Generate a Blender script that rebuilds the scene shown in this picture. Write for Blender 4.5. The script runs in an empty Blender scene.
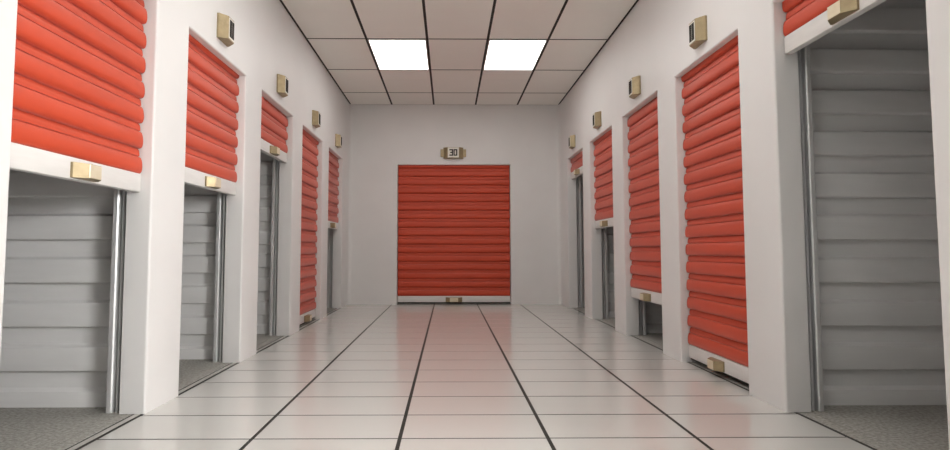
import bpy, bmesh, math, random
from mathutils import Vector

random.seed(7)
S = bpy.context.scene
COL = S.collection

# ------------------------------------------------------------------ camera
XL, XR = -1.4895, 1.6765          # corridor side walls
YB, H = 7.1725, 3.0               # end wall, ceiling height
YF = -7.6                         # the corridor goes on behind the camera
cam = bpy.data.objects.new('camera', bpy.data.cameras.new('camera'))
COL.objects.link(cam)
cam.location = (0, 0, 0.804)
cam.rotation_euler = (math.radians(92.977), 0, math.radians(-0.4812))
cam.data.sensor_width = 36
cam.data.lens = 480.86 * 36 / 950
cam.data.shift_x = (475 - 452.5) / 950
cam.data.clip_start = 0.02
S.camera = cam

# ------------------------------------------------------------------ world, exposure
W = bpy.data.worlds.new('world'); S.world = W
W.use_nodes = True
W.node_tree.nodes['Background'].inputs[0].default_value = (0.9, 0.95, 1, 1)
W.node_tree.nodes['Background'].inputs[1].default_value = 0.3
S.view_settings.view_transform = 'Standard'
S.view_settings.look = 'None'
S.view_settings.gamma = 1
S.view_settings.use_curve_mapping = False
S.view_settings.exposure = -0.03
LAMP = 7.6        # ceiling light diffusers
ADDED_WINDOW = 60.0       # glowing window added out of view, key light from the right

# ------------------------------------------------------------------ materials
MATS = {}
def mat(name, col, rough=0.5, metal=0.0, spec=0.5, noise=None, bump=None, emit=None, coat=0.0, sheen=0.0, col2=None, rnoise=None):
    """noise=(scale xyz, detail) mixes col/col2; bump=(scale xyz, strength, distance); rnoise=(scale xyz, lo, hi)"""
    m = bpy.data.materials.new(name); m.use_nodes = True
    nt = m.node_tree; N = nt.nodes; L = nt.links
    b = N['Principled BSDF']
    b.inputs['Base Color'].default_value = (*col, 1)
    b.inputs['Roughness'].default_value = rough
    b.inputs['Metallic'].default_value = metal
    b.inputs['Specular IOR Level'].default_value = spec
    b.inputs['Coat Weight'].default_value = coat; b.inputs['Coat Roughness'].default_value = .16; b.inputs['Coat IOR'].default_value = 1.6
    b.inputs['Sheen Weight'].default_value = sheen
    b.inputs['Sheen Roughness'].default_value = .38
    if emit:
        b.inputs['Emission Color'].default_value = (*emit[0], 1)
        b.inputs['Emission Strength'].default_value = emit[1]
    tc = N.new('ShaderNodeNewGeometry')
    def nz(scale, detail=3.0):
        mp = N.new('ShaderNodeMapping'); mp.inputs['Scale'].default_value = scale
        L.new(tc.outputs['Position'], mp.inputs['Vector'])
        n = N.new('ShaderNodeTexNoise'); n.inputs['Scale'].default_value = 1.0
        n.inputs['Detail'].default_value = detail
        L.new(mp.outputs[0], n.inputs['Vector'])
        return n
    if noise:
        n = nz(*noise)
        r = N.new('ShaderNodeValToRGB')
        r.color_ramp.elements[0].position = 0.35; r.color_ramp.elements[1].position = 0.65
        r.color_ramp.elements[0].color = (*col, 1); r.color_ramp.elements[1].color = (*col2, 1)
        L.new(n.outputs['Fac'], r.inputs[0]); L.new(r.outputs[0], b.inputs['Base Color'])
    if rnoise:
        n = nz(rnoise[0]); mr = N.new('ShaderNodeMapRange')
        mr.inputs[3].default_value = rnoise[1]; mr.inputs[4].default_value = rnoise[2]
        L.new(n.outputs['Fac'], mr.inputs[0]); L.new(mr.outputs[0], b.inputs['Roughness'])
    if bump:
        n = nz(bump[0], 2.0); bp = N.new('ShaderNodeBump')
        bp.inputs['Strength'].default_value = bump[1]; bp.inputs['Distance'].default_value = bump[2]
        L.new(n.outputs['Fac'], bp.inputs['Height']); L.new(bp.outputs[0], b.inputs['Normal'])
    MATS[name] = m
    return m

WALLP = mat('wall_paint', (.76, .745, .735), .5, noise=((2.5, 2.5, 2.5), 3), col2=(.78, .765, .755))
TILE = mat('floor_tile', (.66, .65, .62), .2, noise=((.8, 30, 1), 2), col2=(.66, .65, .62), spec=.9, coat=.5)
JOINT = mat('joint_black', (.012, .011, .003), .7, noise=((30, 30, 30), 2), col2=(.02, .018, .017))
CEIL = mat('ceiling_tile', (.91, .885, .835), .6, noise=((5, 5, 5), 3), col2=(.92, .895, .845))
RED = mat('red_paint', (.52, .052, .0155), .5, spec=.45, noise=((3, 3, 20), 2), col2=(.55, .056, .017), sheen=.42)
BAR = mat('bar_white', (.70, .68, .66), .4, noise=((8, 8, 40), 2), col2=(.74, .72, .70))
STEEL = mat('rail_steel', (.62, .62, .62), .4, metal=.4, noise=((60, 60, 3), 2), col2=(.70, .70, .70))
SHEET = mat('grey_sheet', (.77, .765, .76), .36, noise=((4, 4, 30), 2), col2=(.79, .785, .78))
CONC = mat('carpet_concrete', (.27, .26, .24), .95, spec=.2, noise=((60, 90, 60), 5), col2=(.44, .43, .395), bump=((160, 160, 160), .5, .004))
GOLD = mat('brass', (.32, .25, .145), .4, metal=.5, noise=((30, 30, 30), 2), col2=(.38, .30, .175))
GOLD2 = mat('cream_metal', (.76, .66, .48), .35, metal=.25, noise=((40, 40, 40), 2), col2=(.80, .71, .54))
PLATE = mat('plate_cream', (.80, .76, .68), .45, noise=((40, 40, 40), 2), col2=(.83, .80, .72))
INK = mat('ink_dark', (.03, .028, .025), .8, spec=.15, noise=((60, 60, 60), 2), col2=(.05, .045, .04))
STRIP = mat('threshold_metal', (.55, .53, .50), .4, metal=.3, noise=((40, 5, 40), 2), col2=(.62, .60, .57))
LAMPM = mat('lamp_diffuser', (.9, .9, .9), .5, emit=((1.0, .99, .955), LAMP), noise=((4, 4, 4), 1), col2=(.92, .92, .92))
ADDED_PANE = mat('added_light_pane', (.9, .9, .9), .5, emit=((1.0, .995, .975), ADDED_WINDOW), noise=((4, 4, 4), 1), col2=(.92, .92, .92))  # glow of the added, unseen window
FRAME = mat('lamp_frame', (.75, .73, .70), .45, noise=((20, 20, 20), 2), col2=(.78, .76, .73))

# ------------------------------------------------------------------ helpers
def link(name, me, parent=None, loc=(0, 0, 0), rot=0.0):
    o = bpy.data.objects.new(name, me); COL.objects.link(o)
    o.location = loc; o.rotation_euler = (0, 0, rot)
    if parent: o.parent = parent
    return o
def tag(o, label, cat, group=None):
    o['label'] = label; o['category'] = cat
    if group: o['group'] = group
    return o
def struct(o):
    o['kind'] = 'structure'; return o
def from_bm(name, bm, m, smooth=False):
    bmesh.ops.recalc_face_normals(bm, faces=bm.faces)
    me = bpy.data.meshes.new(name); bm.to_mesh(me); bm.free()
    me.materials.append(m)
    if smooth:
        for p in me.polygons: p.use_smooth = True
        me.set_sharp_from_angle(angle=math.radians(35))
    return me
def box_bm(a, b, bev=0.0, seg=1, bm=None):
    own = bm is None
    bm = bm or bmesh.new()
    r = bmesh.ops.create_cube(bm, size=1)
    for v in r['verts']:
        v.co = Vector([a[i] + (v.co[i] + .5) * (b[i] - a[i]) for i in range(3)])
    if bev:
        es = list({e for v in r['verts'] for e in v.link_edges})
        bmesh.ops.bevel(bm, geom=es, offset=bev, segments=seg, affect='EDGES', profile=.5)
    return bm
def box(name, a, b, m, bev=0.0, seg=1):
    return from_bm(name, box_bm(a, b, bev, seg), m, smooth=seg > 1)
def extrude_profile(pts, axis_fn, l0, l1, bm=None):
    """closed 2D polygon pts extruded between l0 and l1; axis_fn(u, v, l) -> xyz"""
    bm = bm or bmesh.new()
    A = [bm.verts.new(axis_fn(u, v, l0)) for u, v in pts]
    B = [bm.verts.new(axis_fn(u, v, l1)) for u, v in pts]
    n = len(pts)
    for i in range(n):
        bm.faces.new((A[i], A[(i + 1) % n], B[(i + 1) % n], B[i]))
    bm.faces.new(A[::-1]); bm.faces.new(B)
    return bm

# ------------------------------------------------------------------ bays
PER, N0, F0, OH, NB = 1.079, 1.640, 2.416, 2.085, 5
BAYS = [(N0 + PER * i, F0 + PER * i) for i in range(NB)]
TH = 0.125                                 # wall thickness at the openings
BD0, BD1 = -0.765, 0.929                  # end-wall door opening

BR, BS = .012, 5                          # rounded arris of the openings
def opening_rings(bm, fn, a0, a1, top, depth):
    """rounded jamb + head of one opening; fn(u, z, d) -> xyz, returns the front ring (4 verts)"""
    rings = []
    for k in range(BS + 1):
        t = math.pi / 2 * k / BS
        o, d = BR * (1 - math.sin(t)), BR * (1 - math.cos(t))
        rings.append((o, d))
    rings.append((0, depth))
    V = [[bm.verts.new(fn(u, z, d)) for u, z in ((a0 - o, 0), (a0 - o, top + o), (a1 + o, top + o), (a1 + o, 0))] for o, d in rings]
    for A, B in zip(V, V[1:]):
        for k in range(3):
            bm.faces.new((A[k], A[k + 1], B[k + 1], B[k]))

def face_grid(bm, fn, us, top, holes):
    """front face of a wall: us = sorted columns, holes = indices of the columns that are openings"""
    zs = [0, top, H]
    V = [[bm.verts.new(fn(u, z, 0)) for z in zs] for u in us]
    for i in range(len(us) - 1):
        for j in range(2):
            if not (j == 0 and i in holes):
                bm.faces.new((V[i][j], V[i + 1][j], V[i + 1][j + 1], V[i][j + 1]))

def side_wall(name, X, s, doors):
    """corridor face at X, s = +1 when the rooms lie towards +X; rounded openings"""
    bm = bmesh.new()
    fn = lambda u, z, d: (X + s * d, u, z)
    us = [YF] + [v for n, f in doors for v in (n - BR, f + BR)] + [YB - .06]
    face_grid(bm, fn, us, OH + BR, {i for i in range(len(us)) if i % 2 == 1})
    for n, f in doors: opening_rings(bm, fn, n, f, OH, TH)
    def quad(y0, y1, z0, z1):                     # back skin, so that no light leaks between rooms
        x = X + s * TH
        bm.faces.new([bm.verts.new(c) for c in ((x, y0, z0), (x, y1, z0), (x, y1, z1), (x, y0, z1))])
    quad(YF, YB, OH, H)
    for a, b in zip([YF] + [b[1] for b in doors], [b[0] for b in doors] + [YB]):
        quad(a, b, 0, OH)
    bmesh.ops.remove_doubles(bm, verts=bm.verts, dist=1e-5)
    return struct(link(name, from_bm(name, bm, WALLP, smooth=True)))

DY0, DY1 = -0.60, 0.82                    # opening added behind the camera, its edges limit the key light
wall_left = side_wall('wall_left', XL, -1, BAYS)
wall_right = side_wall('wall_right', XR, 1, [(DY0, DY1)] + BAYS)

def end_wall():
    bm = bmesh.new()
    r = .06
    for sx, xc in ((-1, XL + r), (1, XR - r)):    # coved corners
        col = []
        for k in range(7):
            a = math.pi / 2 * k / 6
            x, y = xc + sx * r * math.cos(a), YB - r + r * math.sin(a)
            col.append([bm.verts.new((x, y, z)) for z in (0, OH + BR, H)])
        for A, B in zip(col, col[1:]):
            for j in range(2): bm.faces.new((A[j], B[j], B[j + 1], A[j + 1]))
    fn = lambda u, z, d: (u, YB + d, z)
    face_grid(bm, fn, [XL + r, BD0 - BR, BD1 + BR, XR - r], OH + BR, {1})
    opening_rings(bm, fn, BD0, BD1, OH, TH)
    bmesh.ops.remove_doubles(bm, verts=bm.verts, dist=1e-5)
    return struct(link('wall_back', from_bm('wall_back', bm, WALLP, smooth=True)))
end_wall()
struct(link('wall_front', box('wall_front', (XL - .1, YF - .1, 0), (XR + .1, YF, H), SHEET)))

# unseen lobby and glowing window, added to light the nearest left bay
VX, VY0, VY1, VH = 3.35, -1.75, 1.30, 2.75
X0 = XR + TH
for nm, a, b in (('wall_added_lobby_near', (X0, VY0 - .05, 0), (VX + .05, VY0, VH)), ('wall_added_lobby_far', (X0, VY1, 0), (VX + .05, VY1 + .05, VH)),
                 ('wall_added_lobby_back', (VX, VY0, 0), (VX + .05, VY1, VH)), ('ceiling_added_lobby', (X0, VY0, VH), (VX + .05, VY1, VH + .05)),
                 ('floor_added_lobby', (XR + .07, VY0, -.05), (VX + .05, VY1, 0))):
    struct(link(nm, box(nm, a, b, TILE if 'floor' in nm else WALLP)))
added_win = struct(link('window_added_light', None))  # added light source, never in view
WY0, WY1, WZ0, WZ1 = -1.5, -0.2, 1.35, 2.4
wx = VX - .012
link('pane', box('pane', (wx, WY0, WZ0), (wx + .008, WY1, WZ1), ADDED_PANE), added_win)
for nm, a, b in (('frame_bar', (wx - .02, WY0 - .06, WZ0 - .06), (VX, WY1 + .06, WZ0)),
                 ('frame_bar', (wx - .02, WY0 - .06, WZ1), (VX, WY1 + .06, WZ1 + .06)),
                 ('frame_bar', (wx - .02, WY0 - .06, WZ0), (VX, WY0, WZ1)),
                 ('frame_bar', (wx - .02, WY1, WZ0), (VX, WY1 + .06, WZ1))):
    link(nm, box(nm, a, b, FRAME, .004), added_win)

# ------------------------------------------------------------------ floor
floor = struct(link('floor', box('floor', (XL - .0602, YF, -.08), (XR + .056, YB + .2, -.0014), JOINT)))
TD, G, GX = .2938, .010, .017
FX = [XL - .001, -.838, -.208, .427, 1.064, XR + .036]
FY0 = 2.101 - TD * 33
tile_cache = {}
ny = int((YB + .1 - FY0) / TD) + 1
for j in range(ny):
    y0 = FY0 + j * TD + G / 2; y1 = min(y0 + TD - G, YB + .1)
    if y1 - y0 < .03: continue
    for i in range(5):
        x0 = FX[i] + (GX / 2 if i else 0); x1 = FX[i + 1] - (GX / 2 if i < 4 else 0)
        key = (round(x1 - x0, 4), round(y1 - y0, 4))
        if key not in tile_cache:
            tile_cache[key] = box('tile', (0, 0, -.0014), (key[0], key[1], 0), TILE, .0006)
        link('tile', tile_cache[key], floor, (x0, y0, 0))

# ------------------------------------------------------------------ ceiling
ceiling = struct(link('ceiling', box('ceiling', (XL - .02, YF, H + .003), (XR + .02, YB + .02, H + .06), JOINT)))
CD, CY = .858, 4.908
CX = [XL + (XR - XL) * k / 5 for k in range(6)]
LIT = {(k, i) for k in (0, -3, -6) for i in (1, 3)}  # only the end row is seen; the other rows are added for light
ccache = {}
def lamp(x0, x1, y0, y1, label):
    t = link('ceiling_light', None, None, ((x0 + x1) / 2, (y0 + y1) / 2, H))
    w, d = (x1 - x0) / 2, (y1 - y0) / 2
    tag(t, label, 'light', 'square lights in the tiled ceiling')
    if 'd' not in ccache:
        ccache['d'] = box('diffuser', (-w + .012, -d + .012, -.004), (w - .012, d - .012, .002), LAMPM)
        bm = bmesh.new()
        for a, b in (((-w, -d, -.005), (w, -d + .012, .003)), ((-w, d - .012, -.005), (w, d, .003)),
                     ((-w, -d + .012, -.005), (-w + .012, d - .012, .003)), ((w - .012, -d + .012, -.005), (w, d - .012, .003))):
            box_bm(a, b, bm=bm)
        ccache['f'] = from_bm('frame', bm, FRAME)
    link('diffuser', ccache['d'], t); link('frame', ccache['f'], t)
for k in range(-15, 3):
    for i in range(5):
        if CY + CD * (k + 1) < YF + .1: continue
        y0 = max(CY + CD * k + .012, YF + .01); y1 = min(CY + CD * (k + 1) - .012, YB - .004)
        x0 = CX[i] + (.013 if i else .020); x1 = CX[i + 1] - (.013 if i < 4 else .020)
        if (k, i) in LIT:
            lamp(x0, x1, y0, y1, 'bright square ceiling light two rows of tiles from the end wall' if k == 0 else ('added square ceiling light out of view, over the shut shutter beside the almost fully opened room' if k == -3 else 'added square ceiling light out of view, over the added lobby'))
            continue
        key = (round(x1 - x0, 4), round(y1 - y0, 4))
        if key not in ccache:
            ccache[key] = box('tile', (0, 0, 0), (key[0], key[1], .003), CEIL, .001)
        link('tile', ccache[key], ceiling, (x0, y0, H))

# ------------------------------------------------------------------ storage rooms behind the openings
PY = [2.555 + PER * i for i in range(NB)]
UD, UH = 1.6, 2.45
SP, WIDE = .226, .134                  # corrugated sheet: pitch, raised band
def panel_mesh(length, z0, z1):
    """one corrugation: raised band with rolled edges over a recessed band; face looks to -Y, length along +X"""
    pts = [(0, 0), (.022, .001), (.029, .006), (.031, .014), (.031, WIDE - .016), (.029, WIDE - .009), (.004, WIDE + .002), (0, WIDE + .006), (0, SP)]
    out = []
    for (d0, a), (d1, b) in zip(pts, pts[1:]):         # clip to z0..z1
        for t in (0, 1):
            z = a if t == 0 else b
            zc = min(max(z, z0), z1)
            if b > a:
                d = d0 + (d1 - d0) * (zc - a) / (b - a)
                if a < z1 and b > z0: out.append((d, zc))
    prof = []
    for q in out:
        if not prof or (abs(prof[-1][0] - q[0]) + abs(prof[-1][1] - q[1])) > 1e-6: prof.append(q)
    prof = prof + [(-.004, prof[-1][1]), (-.004, prof[0][1])]
    bm = extrude_profile(prof, lambda u, v, l: (l, -u, v - z0), 0, length)
    return from_bm('panel', bm, SHEET, smooth=True)
pm = {}
def partition(side, y, name):
    X = XL if side < 0 else XR
    x0, x1 = (X - UD, X - TH) if side < 0 else (X + TH, X + UD)
    root = struct(link(name, box(name, (x0, y, 0), (x1, y + .03, UH), SHEET)))
    z = 0.0; off = WIDE - .086                        # lowest band starts cut at the floor
    while z < UH - .01:
        z1 = min(off + (UH - z), SP)
        key = (round(off, 3), round(z1, 3))
        if key not in pm: pm[key] = panel_mesh(x1 - x0, off, z1)
        link('panel', pm[key], root, (x0, y - .004, z))
        z += z1 - off; off = 0.0
for side in (-1, 1):
    X = XL if side < 0 else XR
    sd = 'left' if side < 0 else 'right'
    xb = X + side * UD
    struct(link('wall_room_back_' + sd, box('wall_room_back', (min(xb, xb + side * .04), PY[0] - PER, 0), (max(xb, xb + side * .04), PY[-1] + .03, UH), SHEET)))
    xi = X + side * TH
    struct(link('ceiling_rooms_' + sd, box('ceiling_rooms', (min(xi, xb), PY[0] - PER, UH), (max(xi, xb), PY[-1] + .03, UH + .04), SHEET)))
    partition(side, PY[0] - PER, 'wall_partition_' + sd)
    for i in range(NB):
        partition(side, PY[i], 'wall_partition_' + sd)
    # room floors and threshold strips
    for i, (n, f) in enumerate(BAYS):
        e = X + side * (.060 if side < 0 else .056)
        y0, y1 = PY[i] - PER + .031, PY[i] - .004
        fl = struct(link('floor_room_' + sd, box('floor_room', (min(X + side * TH, xb), y0, -.04), (max(X + side * TH, xb), y1, 0), CONC)))
        link('apron', box('apron', (min(e, X + side * TH), n + .0005, -.04), (max(e, X + side * TH), f - .0005, 0), CONC, .004), fl)
        if side < 0:
            link('threshold_strip', box('threshold_strip', (X - .047, n + .0005, -.0014), (X - .021, f - .0005, .0005), STRIP), fl)

# ------------------------------------------------------------------ roller doors
SL, LOBE = .128, .084
def slat_mesh(length, zmax):
    """front profile: (depth towards the corridor, z); base plane 0"""
    pts = [(.002, 0), (.018, .0005), (.025, .004), (.0295, .011), (.032, .022), (.0325, .036), (.0315, .052), (.029, .066), (.025, .077),
           (.020, LOBE - .001), (.010, LOBE), (.010, LOBE + .004), (.0165, LOBE + .005), (.016, .100), (.013, .118), (.006, SL)]
    prof = []
    for a, b in zip(pts, pts[1:]):
        if a[1] >= zmax: break
        prof.append(a)
        if b[1] >= zmax:
            t = (zmax - a[1]) / (b[1] - a[1]); prof.append((a[0] + (b[0] - a[0]) * t, zmax)); break
    if zmax >= SL: 
        if prof[-1][1] < SL: prof.append(pts[-1])
    prof += [(-.008, prof[-1][1]), (-.008, 0)]
    bm = extrude_profile(prof, lambda u, v, l: (l, -u, v), -length / 2, length / 2)
    me = from_bm('slat', bm, RED, smooth=True)
    return me
def trapezoid(name, w_base, w_face, h_base, h_face, depth, m, tab=0.0):
    """block that tapers from the wall (y=0) to its face (y=-depth); optional flat end tabs"""
    bm = bmesh.new()
    hb, hf = h_base / 2, h_face / 2
    back = [bm.verts.new((sx * w_base / 2, 0, sz * hb)) for sx, sz in ((-1, -1), (1, -1), (1, 1), (-1, 1))]
    mid = [bm.verts.new((sx * w_base / 2, -depth * .22, sz * hb)) for sx, sz in ((-1, -1), (1, -1), (1, 1), (-1, 1))]
    fr = [bm.verts.new((sx * w_face / 2, -depth, sz * hf)) for sx, sz in ((-1, -1), (1, -1), (1, 1), (-1, 1))]
    for A, B in ((back, mid), (mid, fr)):
        for k in range(4): bm.faces.new((A[k], A[(k + 1) % 4], B[(k + 1) % 4], B[k]))
    bm.faces.new(back[::-1]); bm.faces.new(fr)
    bmesh.ops.bevel(bm, geom=[e for e in bm.edges if e.calc_face_angle(0) > .3], offset=.0025, segments=2, affect='EDGES', profile=.5)
    if tab:
        for sx in (-1, 1):
            a, b = sorted((sx * w_base / 2 * .96, sx * (w_base / 2 + tab)))
            box_bm((a, -depth * .3, -hb * .7), (b, 0, hb * .7), .002, bm=bm)
    return from_bm(name, bm, m)
rail_pts = [(.0, .0), (.0, .032), (.003, .036), (.008, .036), (.010, .030), (.010, .004), (.018, .004), (.018, .030), (.021, .035), (.027, .035),
            (.029, .030), (.029, .002), (.044, .002), (.044, .038), (.049, .043), (.068, .043), (.074, .038), (.074, .0)]
def rail_mesh(flip):
    # local frame: +Y into the room, X along the opening; rail stands behind the jamb
    bm = extrude_profile([(u, v) for u, v in rail_pts], lambda u, v, l: (flip * v, u, l), .001, UH - .05)
    return from_bm('guide_rail', bm, STEEL, smooth=False)
RAIL = {1: rail_mesh(1), -1: rail_mesh(-1)}
HB = .092
def bar_mesh(length):
    return box('bottom_bar', (-length / 2, -.028, 0), (length / 2, .012, HB), BAR, .005, 2)
def seal_mesh(length):
    return box('rubber_seal', (-length / 2, -.012, -.014), (length / 2, .006, .0), INK, .002)
BARS, SLATS = {}, {}
HND = trapezoid('handle', .142, .072, .064, .060, .05, GOLD)
HNDW = trapezoid('handle', .245, .126, .070, .066, .05, GOLD)
FACE = box('face_plate', (-.034, -.004, -.028), (.034, 0, .028), GOLD2, .0015)
FACEW = box('face_plate', (-.062, -.004, -.030), (.062, 0, .030), GOLD2, .0015)
def roller_door(loc, rot, width, zb, label, wide=False, rails=True, group=None):
    """local frame: -Y looks to the corridor, origin on the floor at the middle of the opening, y = 0 at the valley plane"""
    t = link('roller_shutter', None, None, loc, rot)
    tag(t, label, 'shutter', group)
    w = width - .012
    if w not in BARS: BARS[w] = (bar_mesh(w), seal_mesh(w))
    b = link('bottom_bar', BARS[w][0], t, (0, 0, zb))
    b['label'] = 'off-white metal bottom bar'
    if zb < .1: link('rubber_seal', BARS[w][1], b, (0, 0, 0))
    h = link('handle', HNDW if wide else HND, t, (0, -.028, zb + HB * .42)); h['label'] = 'brass latch handle'
    link('face_plate', FACEW if wide else FACE, h, (0, -.049, 0))
    z = zb + HB
    while z < OH - .004:
        zm = min(SL, OH - .002 - z); key = (w, round(zm, 4))
        if key not in SLATS: SLATS[key] = slat_mesh(w - .006, zm)
        link('slat', SLATS[key], t, (0, 0, z))
        z += SL
    if rails:
        for f in (1, -1):
            # behind the jamb, standing in from its corner
            link('guide_rail', RAIL[f], t, (-f * (width / 2 + .052), TH + .002 - VALLEY, 0))
    return t
VALLEY = .079
ZL = [1.093, 1.20, 1.632, .030, 1.089]
ZR = [1.808, .034, .358, 1.054, 1.800]
LL = ['salmon red roller shutter raised halfway in the bright wall, speckled slab in full view below',
      'red roller shutter raised just over halfway, between the brightest shutter and one pulled up high',
      'red roller shutter pulled up high, three slats showing, facing the nearly shut one',
      'fully shut red roller shutter facing a half-open one, far along the corridor',
      'half-open red roller shutter beside the end wall corner, next to a fully shut one']
LR = ['red roller shutter pulled almost out of sight above a grey corrugated partition',
      'fully shut red roller shutter beside the almost fully opened storage room',
      'red roller shutter stopped a short way above the floor, low dark gap beneath',
      'half-open red roller shutter between a nearly shut one and one raised high',
      'red roller shutter raised high beside the end wall corner, two slats showing']
for i, (n, f) in enumerate(BAYS):
    # side -1: corridor lies towards +X
    roller_door((XL - VALLEY, (n + f) / 2, 0), math.pi / 2, f - n, ZL[i], LL[i], group='roller doors along the corridor')
    roller_door((XR + VALLEY, (n + f) / 2, 0), -math.pi / 2, f - n, ZR[i], LR[i], group='roller doors along the corridor')
roller_door(((BD0 + BD1) / 2, YB + .062, 0), 0, BD1 - BD0, .028, 'wide deep red roller shutter, fully shut, in the end wall of the corridor', wide=True, rails=False)
struct(link('wall_behind_end_door', box('wall_behind_end_door', (BD0 - .2, YB + TH, 0), (BD1 + .2, YB + TH + .05, H), SHEET)))

# ------------------------------------------------------------------ number signs
SGN = trapezoid('body', .150, .082, .160, .150, .060, GOLD)
SGNW = trapezoid('body', .300, .176, .165, .160, .060, GOLD, tab=.042)
PL = box('plate', (-.036, -.004, -.068), (.036, 0, .068), PLATE, .0015)
PLW = box('plate', (-.083, -.004, -.076), (.083, 0, .076), PLATE, .0015)
def marks_mesh():
    # worn dark figures filling the plate, too oblique in view to be read
    bm = bmesh.new()
    box_bm((-.031, -.002, -.058), (-.002, 0, .058), .0008, bm=bm)
    box_bm((.002, -.002, -.058), (.031, 0, .058), .0008, bm=bm)
    return from_bm('figures', bm, INK)
MK = marks_mesh()
def figures_30(w, h):
    """block figures 3 and 0 as printed on the end-door sign"""
    bm = bmesh.new()
    t = w * .145; g = w * .05; dw = (w - g) / 2
    def bar(x0, x1, z0, z1): box_bm((x0, -.002, z0), (x1, 0, z1), bm=bm)
    xa = -w / 2
    for z in (-h / 2, -t / 2, h / 2 - t):
        bar(xa + (dw * .2 if z == -t / 2 else 0), xa + dw - t, z, z + t)
    bar(xa + dw - t, xa + dw, -h / 2, h / 2)
    xb = xa + dw + g
    bar(xb, xb + t, -h / 2, h / 2); bar(xb + dw - t, xb + dw, -h / 2, h / 2)
    bar(xb + t, xb + dw - t, -h / 2, -h / 2 + t); bar(xb + t, xb + dw - t, h / 2 - t, h / 2)
    return from_bm('figures', bm, INK)
def sign(loc, rot, label, wide=False, group='brass number signs above the side doors'):
    t = link('number_sign', None, None, loc, rot); tag(t, label, 'sign', group)
    link('body', SGNW if wide else SGN, t)
    p = link('plate', PLW if wide else PL, t, (0, -.0595, 0)); p['label'] = 'cream plate'
    if wide: link('figures', figures_30(.118, .098), p, (0, -.0042, 0))
    else: link('figures', MK, p, (0, -.0035, 0))
SLB = ['brass number sign on the bright wall above the half-raised salmon red door',
       'brass number sign above the red door raised just over halfway',
       'brass number sign above the red door of which only three slats show',
       'small brass number sign above the fully shut door, facing the half-open door',
       'small brass number sign next to the end wall corner, above a half-open door']
SRB = ['brass number sign above the door pulled almost out of sight',
       'brass number sign above the fully shut red door beside the almost fully open room',
       'brass number sign above the door that stops a short way above the floor',
       'small brass number sign above the half-open door next to the nearly shut one',
       'small brass number sign next to the end wall corner, above a door raised high']
for i, (n, f) in enumerate(BAYS):
    sign((XL, (n + f) / 2, 2.25), math.pi / 2, SLB[i])
    sign((XR, (n + f) / 2, 2.245), -math.pi / 2, SRB[i])
sign((.072, YB, 2.258), 0, 'wide brass sign with cream plate reading 30 above the end-wall door', True, None)
